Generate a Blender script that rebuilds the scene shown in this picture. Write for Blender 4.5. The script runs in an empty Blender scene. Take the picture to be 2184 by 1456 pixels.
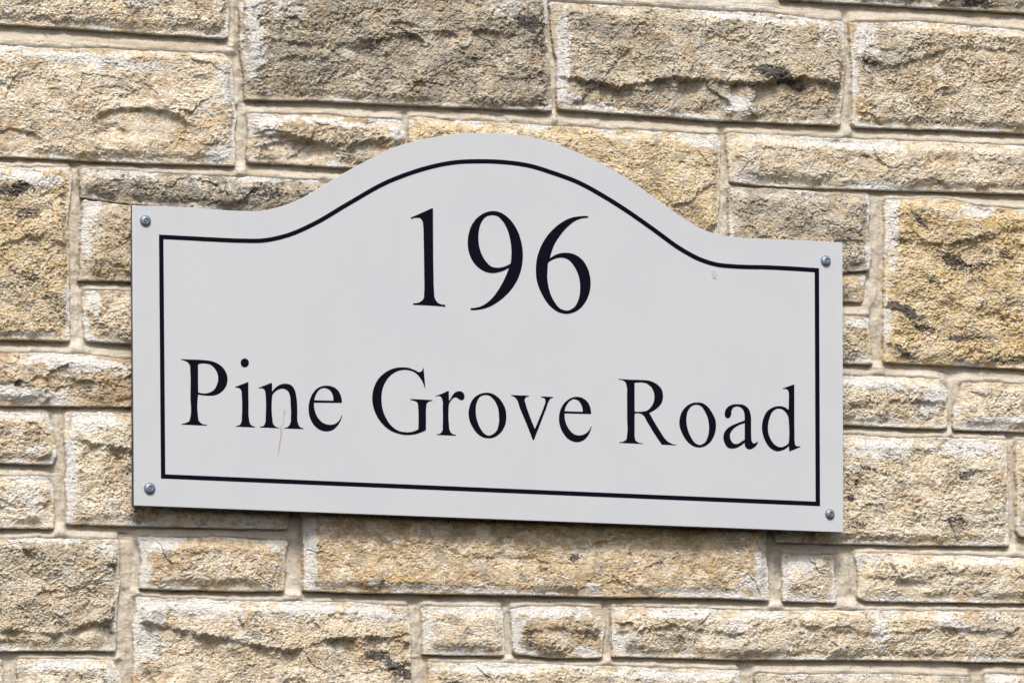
import bpy, math
import numpy as np
from mathutils import Matrix, Vector

# ------------------------------------------------------------------ camera, world, sun, exposure
scene = bpy.context.scene
COL = scene.collection
YAW, PITCH, ROLL = math.radians(22.29075823), math.radians(7.21143349), math.radians(-0.28046012)
CAM = np.array([-2.08164382, -5.11308625, -0.67494875])
FPX = 15140.0
cy, sy, cp, sp, cr, sr = math.cos(YAW), math.sin(YAW), math.cos(PITCH), math.sin(PITCH), math.cos(ROLL), math.sin(ROLL)
fwd = np.array([sy*cp, cy*cp, sp]); right0 = np.array([cy, -sy, 0.0]); up0 = np.cross(right0, fwd)
RGT = cr*right0 + sr*up0; UPV = -sr*right0 + cr*up0
cam_d = bpy.data.cameras.new("camera"); cam = bpy.data.objects.new("camera", cam_d); COL.objects.link(cam)
cam.matrix_world = Matrix(((RGT[0], UPV[0], -fwd[0], CAM[0]), (RGT[1], UPV[1], -fwd[1], CAM[1]),
                           (RGT[2], UPV[2], -fwd[2], CAM[2]), (0, 0, 0, 1)))
cam_d.sensor_width = 36.0; cam_d.lens = FPX*36.0/2184.0; cam_d.clip_start = 0.1; cam_d.clip_end = 100.0
scene.camera = cam

SUN_EL, SUN_AZ = 48.0, -22.0          # degrees; azimuth measured from the wall's outward normal, negative = from the left
sd = np.array([math.sin(math.radians(SUN_AZ))*math.cos(math.radians(SUN_EL)),
               -math.cos(math.radians(SUN_AZ))*math.cos(math.radians(SUN_EL)), math.sin(math.radians(SUN_EL))])
world = bpy.data.worlds.new("World"); scene.world = world; world.use_nodes = True
nt = world.node_tree
bg = nt.nodes["Background"]; sky = nt.nodes.new("ShaderNodeTexSky")
sky.sky_type = 'NISHITA'; sky.sun_disc = False
sky.sun_elevation = math.radians(SUN_EL)
sky.sun_rotation = math.atan2(sd[0], sd[1])
sky.air_density = 1.0; sky.dust_density = 4.0; sky.ozone_density = 1.0
nt.links.new(sky.outputs[0], bg.inputs[0]); bg.inputs[1].default_value = 0.13
sun_d = bpy.data.lights.new("sun", 'SUN'); sun = bpy.data.objects.new("sun", sun_d); COL.objects.link(sun)
sun_d.energy = 2.8; sun_d.angle = math.radians(14.0); sun_d.color = (1.0, 0.955, 0.89)
sun.rotation_euler = Vector(sd).to_track_quat('Z', 'Y').to_euler(); sun.location = Vector(sd)*3
scene.view_settings.view_transform = 'Standard'; scene.view_settings.look = 'None'
scene.view_settings.exposure = 0.45; scene.view_settings.gamma = 1.0; scene.view_settings.use_curve_mapping = False

# ------------------------------------------------------------------ helpers
def unproject(pts, y):
    """photo pixels (2184 wide) -> (x, z) in metres on the plane y = const of the wall or the sign"""
    p = np.asarray(pts, float).reshape(-1, 2)
    d = fwd[None] + (p[:, :1]-1092.0)/FPX*RGT[None] - (p[:, 1:]-728.0)/FPX*UPV[None]
    t = (y-CAM[1])/d[:, 1]
    return np.stack([CAM[0]+t*d[:, 0], CAM[2]+t*d[:, 2]], 1)

def mesh_obj(name, V, F, mat, parent=None, attrs=None, smooth=False):
    me = bpy.data.meshes.new(name)
    V = np.asarray(V, np.float32)
    if isinstance(F, np.ndarray):
        n, k = F.shape
        me.vertices.add(len(V)); me.vertices.foreach_set("co", V.ravel())
        me.loops.add(n*k); me.loops.foreach_set("vertex_index", F.astype(np.int32).ravel())
        me.polygons.add(n); me.polygons.foreach_set("loop_start", np.arange(0, n*k, k, dtype=np.int32))
        me.polygons.foreach_set("loop_total", np.full(n, k, np.int32))
        me.update(calc_edges=True)
    else:
        me.from_pydata([tuple(map(float, v)) for v in V], [], F)
    if attrs:
        for an, a in attrs.items():
            at = me.attributes.new(an, 'FLOAT_COLOR', 'POINT')
            c = np.ones((len(V), 4), np.float32); c[:, :a.shape[1]] = a
            at.data.foreach_set("color", c.ravel())
    me.polygons.foreach_set("use_smooth", np.full(len(me.polygons), bool(smooth)))
    me.validate(clean_customdata=False)
    me.materials.append(mat)
    o = bpy.data.objects.new(name, me); COL.objects.link(o)
    if parent is not None: o.parent = parent
    return o

def smooth(a, b, x):
    t = np.clip((x-a)/(b-a), 0, 1); return t*t*(3-2*t)

rngT = np.random.RandomState(7)
TAB = rngT.rand(8, 256, 256)
GA = rngT.rand(8, 256, 256)*2*np.pi
GX, GY = np.cos(GA), np.sin(GA)

def perlin(x, y, k=0):
    xi = np.floor(x).astype(np.int64); yi = np.floor(y).astype(np.int64)
    fx = x-xi; fy = y-yi
    u = fx*fx*fx*(fx*(fx*6-15)+10); v = fy*fy*fy*(fy*(fy*6-15)+10)
    def g(i, j, dx, dy):
        a, b = (xi+i) & 255, (yi+j) & 255
        return GX[k, a, b]*dx+GY[k, a, b]*dy
    n0 = g(0, 0, fx, fy)*(1-u)+g(1, 0, fx-1, fy)*u
    n1 = g(0, 1, fx, fy-1)*(1-u)+g(1, 1, fx-1, fy-1)*u
    return (n0*(1-v)+n1*v)*1.5

def fbm(x, y, oct=4, k=0, gain=0.5):
    s = 0; a = 1.0
    for i in range(oct):
        s = s+a*perlin(x*2**i+17.3*i, y*2**i-9.1*i, (k+i) % 8); a *= gain
    return s

def facets(x, y, k=0, tilt=0.5, off=0.35, bias=0.0):
    """chipped surface: nearest cell's own tilted plane, with small breaks between the cells.
    returns height (in cell units) and a random value per cell"""
    xi = np.floor(x).astype(np.int64); yi = np.floor(y).astype(np.int64)
    best = np.full(x.shape, 1e9); h = np.zeros(x.shape); rid = np.zeros(x.shape)
    for i in (-1, 0, 1):
        for j in (-1, 0, 1):
            a, b = (xi+i) & 255, (yi+j) & 255
            cx = xi+i+TAB[k, a, b]; cyy = yi+j+TAB[(k+1) % 8, a, b]
            dx = x-cx; dy = y-cyy; d = dx*dx+dy*dy
            m = d < best
            tx = (TAB[(k+2) % 8, a, b]-0.5)*2*tilt; ty = (TAB[(k+3) % 8, a, b]-0.5)*2*tilt+bias
            hh = tx*dx+ty*dy+(TAB[(k+4) % 8, a, b]-0.5)*off
            h = np.where(m, hh, h); rid = np.where(m, TAB[(k+5) % 8, a, b], rid); best = np.where(m, d, best)
    return h, rid

# ------------------------------------------------------------------ materials
def new_mat(name):
    m = bpy.data.materials.new(name); m.use_nodes = True
    t = m.node_tree; return m, t, t.nodes["Principled BSDF"]

class NB:
    def __init__(s, t): s.t = t; s.tc = t.nodes.new("ShaderNodeTexCoord").outputs["Object"]
    def noise(s, scale, detail=3, rough=0.5, vec=None, dist=0.0):
        n = s.t.nodes.new("ShaderNodeTexNoise"); n.inputs["Scale"].default_value = scale
        n.inputs["Detail"].default_value = detail; n.inputs["Roughness"].default_value = rough
        n.inputs["Distortion"].default_value = dist
        s.t.links.new(vec if vec is not None else s.tc, n.inputs["Vector"]); return n.outputs["Fac"]
    def mapped(s, scale, rot=(0, 0, 0)):
        n = s.t.nodes.new("ShaderNodeMapping"); n.inputs["Scale"].default_value = scale; n.inputs["Rotation"].default_value = rot
        s.t.links.new(s.tc, n.inputs["Vector"]); return n.outputs[0]
    def rng(s, v, a, b, c=0.0, d=1.0):
        n = s.t.nodes.new("ShaderNodeMapRange"); n.interpolation_type = 'SMOOTHSTEP'
        for i, x in zip((1, 2, 3, 4), (a, b, c, d)): n.inputs[i].default_value = x
        s.t.links.new(v, n.inputs[0]); return n.outputs[0]
    def m(s, op, a, b, clamp=False):
        n = s.t.nodes.new("ShaderNodeMath"); n.operation = op; n.use_clamp = clamp
        for i, x in enumerate((a, b)):
            if isinstance(x, (int, float)): n.inputs[i].default_value = x
            else: s.t.links.new(x, n.inputs[i])
        return n.outputs[0]
    def mix(s, f, a, b, mode='MIX'):
        n = s.t.nodes.new("ShaderNodeMix"); n.data_type = 'RGBA'; n.blend_type = mode
        if isinstance(f, (int, float)): n.inputs[0].default_value = f
        else: s.t.links.new(f, n.inputs[0])
        for i, x in ((6, a), (7, b)):
            if isinstance(x, tuple): n.inputs[i].default_value = (*x, 1)
            else: s.t.links.new(x, n.inputs[i])
        return n.outputs[2]
    def attr(s, name):
        n = s.t.nodes.new("ShaderNodeAttribute"); n.attribute_name = name
        q = s.t.nodes.new("ShaderNodeSeparateColor"); s.t.links.new(n.outputs["Color"], q.inputs[0]); return q.outputs
    def bump(s, h, dist, strength=1.0, nrm=None):
        n = s.t.nodes.new("ShaderNodeBump"); n.inputs["Distance"].default_value = dist; n.inputs["Strength"].default_value = strength
        s.t.links.new(h, n.inputs["Height"])
        if nrm is not None: s.t.links.new(nrm, n.inputs["Normal"])
        return n.outputs[0]

M_STONE, t, bs = new_mat("split_sandstone"); b = NB(t)
za = b.attr("zoneA"); zb = b.attr("zoneB")       # A: lime white, black crust, ochre   B: grey weathering, tone, grain
vdiag = b.mapped((1.0, 1.0, 1.7), (0, math.radians(16), 0))
n_f = b.noise(900, 4, 0.65, vdiag); n_m = b.noise(210, 5, 0.6, vdiag, 0.6); n_l = b.noise(34, 4, 0.6, None, 0.5)
n_g = b.noise(520, 3, 0.6, vdiag, 0.8)
n_m2 = b.noise(300, 4, 0.62, b.mapped((1.0, 1.3, 1.6)), 0.9)
tone = b.m('ADD', b.m('MULTIPLY', zb[1], 0.55), b.m('MULTIPLY', n_l, 0.9))
c = b.mix(b.rng(tone, 0.40, 1.0), (0.68, 0.525, 0.34), (0.93, 0.83, 0.655))
c = b.mix(b.rng(zb[2], 0.42, 0.70, 0.0, 0.72), c, (0.96, 0.91, 0.80))
c = b.mix(b.rng(zb[2], 0.38, 0.20, 0.0, 0.5), c, (0.44, 0.32, 0.195))
c = b.mix(b.m('MULTIPLY', za[2], b.rng(n_m, 0.3, 0.62), True), c, (0.80, 0.59, 0.25))
gm = b.m('MULTIPLY', zb[0], b.rng(n_m2, 0.25, 0.52), True)
c = b.mix(gm, c, (0.33, 0.31, 0.265))
wm = b.rng(b.m('ADD', za[0], b.m('MULTIPLY', b.m('SUBTRACT', n_m, 0.5), 0.9)), 0.42, 0.62)
c = b.mix(b.m('MULTIPLY', wm, 0.88), c, (0.84, 0.835, 0.81))
c = b.mix(b.rng(n_m2, 0.60, 0.70, 0.0, 0.5), c, (0.30, 0.21, 0.12))
c = b.mix(b.rng(n_f, 0.61, 0.70, 0.0, 0.6), c, (0.13, 0.10, 0.07))
c = b.mix(b.rng(n_g, 0.59, 0.66, 0.0, 0.62), c, (0.17, 0.115, 0.065))
dm = b.rng(b.m('ADD', za[1], b.m('MULTIPLY', b.m('SUBTRACT', b.m('ADD', b.m('MULTIPLY', n_m2, 0.5), b.m('MULTIPLY', n_g, 0.5)), 0.5), 3.4)), 0.43, 0.64)
c = b.mix(b.m('MULTIPLY', dm, 0.88), c, (0.055, 0.052, 0.056))
vn = b.rng(b.m('ABSOLUTE', b.m('SUBTRACT', b.noise(70, 5, 0.6, vdiag, 1.2), 0.5), 0), 0.0, 0.012, 1.0, 0.0)
c = b.mix(b.m('MULTIPLY', vn, b.rng(b.noise(45, 3), 0.56, 0.66, 0.0, 0.4)), c, (0.20, 0.15, 0.10))
t.links.new(c, bs.inputs["Base Color"]); bs.inputs["Roughness"].default_value = 0.92
bs.inputs["Specular IOR Level"].default_value = 0.25
bn = b.bump(b.m('ADD', n_f, b.m('MULTIPLY', n_m2, 2.2)), 0.0017, 1.0)
t.links.new(bn, bs.inputs["Normal"])

M_MORT, t, bs = new_mat("lime_mortar"); b = NB(t)
za = b.attr("zoneA")                              # R: flush, paler low in the bed joints, G: dirt streaks
n_s = b.noise(60, 5, 0.65, b.mapped((0.22, 1.0, 3.2))); n_f = b.noise(1300, 3, 0.6); n_l = b.noise(22, 4, 0.6)
c = b.mix(b.rng(n_l, 0.3, 0.7), (0.51, 0.45, 0.355), (0.60, 0.55, 0.465))
c = b.mix(b.m('MULTIPLY', za[0], 0.75), c, (0.70, 0.67, 0.605))
c = b.mix(b.m('MULTIPLY', b.rng(n_s, 0.52, 0.64, 0.0, 0.5), za[2]), c, (0.36, 0.27, 0.175))
c = b.mix(b.m('MULTIPLY', b.rng(n_s, 0.46, 0.36, 0.0, 0.4), za[2]), c, (0.66, 0.61, 0.525))
n_p = b.noise(330, 4, 0.6)
c = b.mix(b.rng(b.noise(38, 5, 0.7), 0.55, 0.68, 0.0, 0.45), c, (0.34, 0.29, 0.22))
c = b.mix(b.rng(n_p, 0.6, 0.7, 0.0, 0.55), c, (0.22, 0.165, 0.11))
c = b.mix(b.rng(n_f, 0.64, 0.72, 0.0, 0.5), c, (0.14, 0.10, 0.07))
c = b.mix(b.m('MULTIPLY', za[1], 0.85), c, (0.085, 0.065, 0.045))
t.links.new(c, bs.inputs["Base Color"]); bs.inputs["Roughness"].default_value = 0.95
bs.inputs["Specular IOR Level"].default_value = 0.2
t.links.new(b.bump(b.m('ADD', n_f, b.m('ADD', b.m('MULTIPLY', b.m('MULTIPLY', n_s, za[2]), 2.2), n_p)), 0.0014, 1.0), bs.inputs["Normal"])

M_PANEL, t, bs = new_mat("off_white_laminate"); b = NB(t)
n1 = b.noise(11, 5, 0.6); n2 = b.noise(700, 2, 0.5); n3 = b.noise(40, 4, 0.6, b.mapped((1.6, 1, 0.35)))
c = b.mix(b.rng(n1, 0.3, 0.7), (0.425, 0.445, 0.475), (0.452, 0.465, 0.48))
c = b.mix(b.rng(n2, 0.35, 0.65, 0.0, 0.55), c, (0.405, 0.43, 0.47))
c = b.mix(b.rng(n3, 0.50, 0.72, 0.0, 0.18), c, (0.40, 0.41, 0.42))
t.links.new(c, bs.inputs["Base Color"]); bs.inputs["Roughness"].default_value = 0.42
bs.inputs["Specular IOR Level"].default_value = 0.35
t.links.new(b.bump(n2, 0.0002, 0.25), bs.inputs["Normal"])

M_EDGE, t, bs = new_mat("dark_blue_core"); b = NB(t)
c = b.mix(b.noise(300, 3), (0.035, 0.042, 0.075), (0.06, 0.068, 0.11))
t.links.new(c, bs.inputs["Base Color"]); bs.inputs["Roughness"].default_value = 0.5

M_INK, t, bs = new_mat("navy_black_engraving"); b = NB(t)
c = b.mix(b.noise(400, 3), (0.0018, 0.0022, 0.0055), (0.0035, 0.004, 0.010))
t.links.new(c, bs.inputs["Base Color"]); bs.inputs["Roughness"].default_value = 0.6
bs.inputs["Specular IOR Level"].default_value = 0.04

M_METAL, t, bs = new_mat("zinc_plated_steel"); b = NB(t)
c = b.mix(b.noise(900, 3), (0.13, 0.165, 0.21), (0.25, 0.29, 0.345))
t.links.new(c, bs.inputs["Base Color"]); bs.inputs["Metallic"].default_value = 0.55
t.links.new(b.rng(b.noise(1200, 3), 0.3, 0.7, 0.40, 0.58), bs.inputs["Roughness"])

M_DROP, t, bs = new_mat("dried_cream_speck"); b = NB(t)
c = b.mix(b.noise(1500, 3), (0.36, 0.34, 0.29), (0.46, 0.445, 0.40))
t.links.new(c, bs.inputs["Base Color"]); bs.inputs["Roughness"].default_value = 0.7
M_SCR, t, bs = new_mat("grey_scuff"); b = NB(t)
c = b.mix(b.noise(1500, 3), (0.30, 0.23, 0.23), (0.40, 0.35, 0.35))
t.links.new(c, bs.inputs["Base Color"]); bs.inputs["Roughness"].default_value = 0.7

# ------------------------------------------------------------------ the stones, traced on the wall plane
Y_M = 0.0205          # plane of the stones' dressed margins (metres behind the sign's face)
# each: (top, right, bottom, left) as polylines in photo pixels; clockwise from top-left corner:
# written as four lists sharing corners; style dict
def q(*c):            # plain quadrilateral TL TR BR BL
    tl, tr, br, bl = c
    return [tl, tr], [tr, br], [br, bl], [bl, tl]
S = []
def stone(sides, **k): S.append((sides, k))

stone(q((-90,-120),(494,-110),(488,82),(-90,45)), grey=.1, label=None)
stone(([(512,-70),(1168,-40)], [(1168,-40),(1166,60),(1176,170),(1180,236)], [(1180,236),(900,226),(700,216),(522,212)], [(522,212),(516,110),(512,-70)]), grey=.62, seed=3, amp=.8)
stone(([(1172,2),(1300,12),(1475,22),(1600,27),(1799,46)], [(1799,46),(1806,130),(1796,210),(1792,268)], [(1792,268),(1540,257),(1189,232)], [(1189,232),(1188,150),(1172,2)]), grey=.42, amp=.9)
stone(q((1640,-110),(2290,-100),(2290,34),(1668,-2)), grey=.5)
stone(([(1812,48),(1980,48),(2184,66),(2290,72)], [(2290,72),(2290,288)], [(2290,288),(2000,276),(1820,271)], [(1820,271),(1820,180),(1812,48)]), grey=.2)
stone(([(-90,93),(0,97),(250,106),(476,113)], [(476,113),(497,130),(505,255),(499,353)], [(499,353),(295,347),(0,333),(-90,330)], [(-90,330),(-90,93)]), grey=.05)
stone(([(525,242),(700,246),(860,256)], [(860,256),(868,290),(858,318),(862,366)], [(862,366),(740,357),(527,345)], [(527,345),(528,290),(525,242)]), grey=.2, amp=1.0)
stone(([(875,250),(1040,261),(1300,276),(1537,287)], [(1537,287),(1538,370),(1534,510)], [(1534,510),(1200,500),(877,470)], [(877,470),(875,250)]), grey=.12, och=.45)
stone(([(1553,284),(1640,289),(1885,299),(2184,311),(2290,316)], [(2290,316),(2290,417)], [(2290,417),(2184,413),(1872,405),(1640,398),(1556,387)], [(1556,387),(1553,284)]), grey=.15)
stone(([(1557,399),(1700,406),(1857,416)], [(1857,416),(1858,450),(1850,490),(1858,540),(1854,577)], [(1854,577),(1800,581),(1557,560)], [(1557,560),(1557,399)]), grey=.6)
stone(q((1640,584),(1848,583),(1842,644),(1640,640)), grey=.2, brown=.5, drop=2.5, amp=.5)
stone(([(1888,426),(2020,424),(2100,440),(2184,446),(2290,450)], [(2290,450),(2290,791)], [(2290,791),(2184,786),(2030,778),(1885,772)], [(1885,772),(1886,600),(1888,426)]), grey=.06, och=.66, amp=.9)
stone(q((1600,668),(1855,674),(1863,776),(1600,770)), grey=.25, brown=.3)
stone(([(1600,790),(1800,801),(2004,808)], [(2004,808),(2023,833),(2022,912)], [(2022,912),(1997,914),(1800,905),(1600,896)], [(1600,896),(1600,790)]), grey=.08)
stone(([(2053,815),(2184,818),(2290,820)], [(2290,820),(2290,922)], [(2290,922),(2035,917)], [(2035,917),(2038,870),(2053,815)]), grey=.12)
stone(([(1600,920),(1800,928),(1950,934),(2148,936)], [(2148,936),(2154,1070),(2155,1163)], [(2155,1163),(1943,1162),(1658,1156)], [(1658,1156),(1640,1100),(1600,920)]), grey=.06)
stone(q((2171,940),(2290,944),(2290,1166),(2169,1140)), grey=.2)
stone(([(-90,351),(0,356),(60,360),(80,355),(148,356)], [(148,356),(154,372),(146,487),(151,600),(151,727)], [(151,727),(0,723),(-90,720)], [(-90,720),(-90,351)]), grey=.12, och=.5)
stone(([(171,357),(279,366),(400,373),(560,379),(860,395)], [(860,395),(860,480)], [(860,480),(560,452),(360,442),(280,436),(230,430),(172,421)], [(172,421),(171,357)]), grey=.8)
stone(([(174,426),(230,433),(360,445)], [(360,445),(360,603)], [(360,603),(280,599),(168,598)], [(168,598),(176,520),(174,426)]), grey=.35, brown=.2)
stone(q((179,619),(380,622),(380,735),(184,727)), grey=.05)
stone(([(-90,747),(0,751),(180,755),(280,767),(420,770)], [(420,770),(420,872)], [(420,872),(280,867),(0,864),(-90,862)], [(-90,862),(-90,747)]), grey=.15, brown=.4)
stone(([(-90,872),(0,875),(104,882)], [(104,882),(115,912),(120,964),(114,990)], [(114,990),(0,987),(-90,985)], [(-90,985),(-90,872)]), grey=.08, brown=.25)
stone(([(141,877),(250,881),(620,892)], [(620,892),(620,1090),(616,1127)], [(616,1127),(390,1123),(143,1117)], [(143,1117),(143,1000),(141,877)]), grey=.06)
stone(([(-90,1012),(0,1014),(100,1015)], [(100,1015),(115,1042),(117,1127)], [(117,1127),(0,1125),(-90,1124)], [(-90,1124),(-90,1012)]), grey=.0)
stone(([(-90,1148),(120,1147),(254,1149)], [(254,1149),(255,1220),(251,1300),(249,1340),(247,1388)], [(247,1388),(168,1387),(0,1387),(-90,1386)], [(-90,1386),(-90,1148)]), grey=.3, amp=.9, lime=.2)
stone(([(294,1146),(450,1145),(616,1153)], [(616,1153),(610,1190),(607,1259)], [(607,1259),(480,1259),(298,1254)], [(298,1254),(303,1200),(294,1146)]), grey=.06, brown=.25)
stone(([(640,1000),(1640,1040)], [(1640,1040),(1633,1150),(1640,1280)], [(1640,1280),(1514,1274),(1271,1272),(1040,1267),(765,1264),(645,1258)], [(645,1258),(647,1100),(640,1000)]), grey=.0, amp=.55, brown=.32, och=.15, smoothf=.3, drop=-2.5)
stone(([(1664,1181),(1779,1184)], [(1779,1184),(1781,1217),(1786,1285)], [(1786,1285),(1673,1281)], [(1673,1281),(1670,1240),(1664,1181)]), grey=.1, amp=.6)
stone(([(1825,1177),(2054,1184),(2184,1189),(2290,1192)], [(2290,1192),(2290,1290)], [(2290,1290),(2184,1286),(1848,1281),(1831,1272)], [(1831,1272),(1832,1228),(1825,1177)]), grey=.04, lime=.1)
stone(([(289,1272),(450,1278),(700,1282),(874,1293)], [(874,1293),(880,1357),(877,1440),(880,1560)], [(880,1560),(286,1560)], [(286,1560),(289,1272)]), grey=.1)
stone(([(901,1292),(1072,1293)], [(1072,1293),(1078,1340),(1076,1397)], [(1076,1397),(905,1395)], [(905,1395),(901,1292)]), grey=.1, lime=.1, amp=.6)
stone(([(1086,1294),(1180,1292),(1284,1295)], [(1284,1295),(1290,1329),(1287,1402)], [(1287,1402),(1180,1402),(1098,1392)], [(1098,1392),(1092,1350),(1086,1294)]), grey=.35, brown=.3, amp=.8)
stone(([(1305,1292),(1580,1301),(1859,1301),(2184,1304),(2290,1305)], [(2290,1305),(2290,1415)], [(2290,1415),(2184,1412),(1887,1407),(1580,1406),(1307,1399)], [(1307,1399),(1305,1292)]), grey=.15, lime=.22)
stone(([(38,1405),(240,1404)], [(240,1404),(258,1440),(262,1560)], [(262,1560),(40,1560)], [(40,1560),(38,1405)]), grey=.05)
stone(q((-90,1418),(6,1419),(8,1560),(-90,1560)), grey=.1)
stone(([(915,1411),(1060,1412),(1578,1430)], [(1578,1430),(1582,1560)], [(1582,1560),(912,1560)], [(912,1560),(915,1411)]), grey=.15, lime=.1)
stone(([(1612,1436),(1809,1436),(2071,1441)], [(2071,1441),(2074,1560)], [(2074,1560),(1610,1560)], [(1610,1560),(1612,1436)]), grey=.5)
stone(q((2101,1436),(2290,1440),(2290,1560),(2103,1560)), grey=.4)
NV = len(S)
# blocks that are covered by the sign, and a ring of blocks around the frame
stone(q((640,500),(1240,520),(1240,700),(640,690)), coarse=1); stone(q((395,490),(615,490),(615,690),(395,690)), coarse=1)
stone(q((1265,530),(1610,545),(1610,700),(1265,700)), coarse=1); stone(q((400,715),(980,725),(980,870),(440,860)), coarse=1)
stone(q((1005,725),(1575,735),(1575,870),(1005,865)), coarse=1); stone(q((645,885),(1180,900),(1180,985),(645,970)), coarse=1)
stone(q((1205,900),(1580,905),(1580,1010),(1205,995)), coarse=1)
rr = np.random.RandomState(5)
def ring(y0, y1, x0, x1, hs):
    y = y0
    for h in hs:
        if y+h > y1+1: break
        x = x0
        while x < x1-60:
            w = min(rr.uniform(180, 620), x1-x)
            if x1-(x+w) < 120: w = x1-x
            sl = 0.03
            f = lambda X, Y: (X, Y+sl*(X-1092)*(1 if Y < 700 else .6))
            stone(q(f(x, y), f(x+w-26, y), f(x+w-26, y+h-26), f(x, y+h-26)), coarse=1, grey=rr.rand()*.6, och=rr.rand()*.4)
            x += w
        y += h
ring(-560, -150, -600, 2800, [170, 130, 110])
ring(1585, 2050, -600, 2800, [130, 190, 140])
ring(-140, 1580, -600, -112, [190, 240, 130, 250, 120, 220, 150, 130, 160, 120])
ring(-140, 1580, 2314, 2800, [200, 150, 260, 110, 240, 130, 200, 150, 130, 120])

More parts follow.
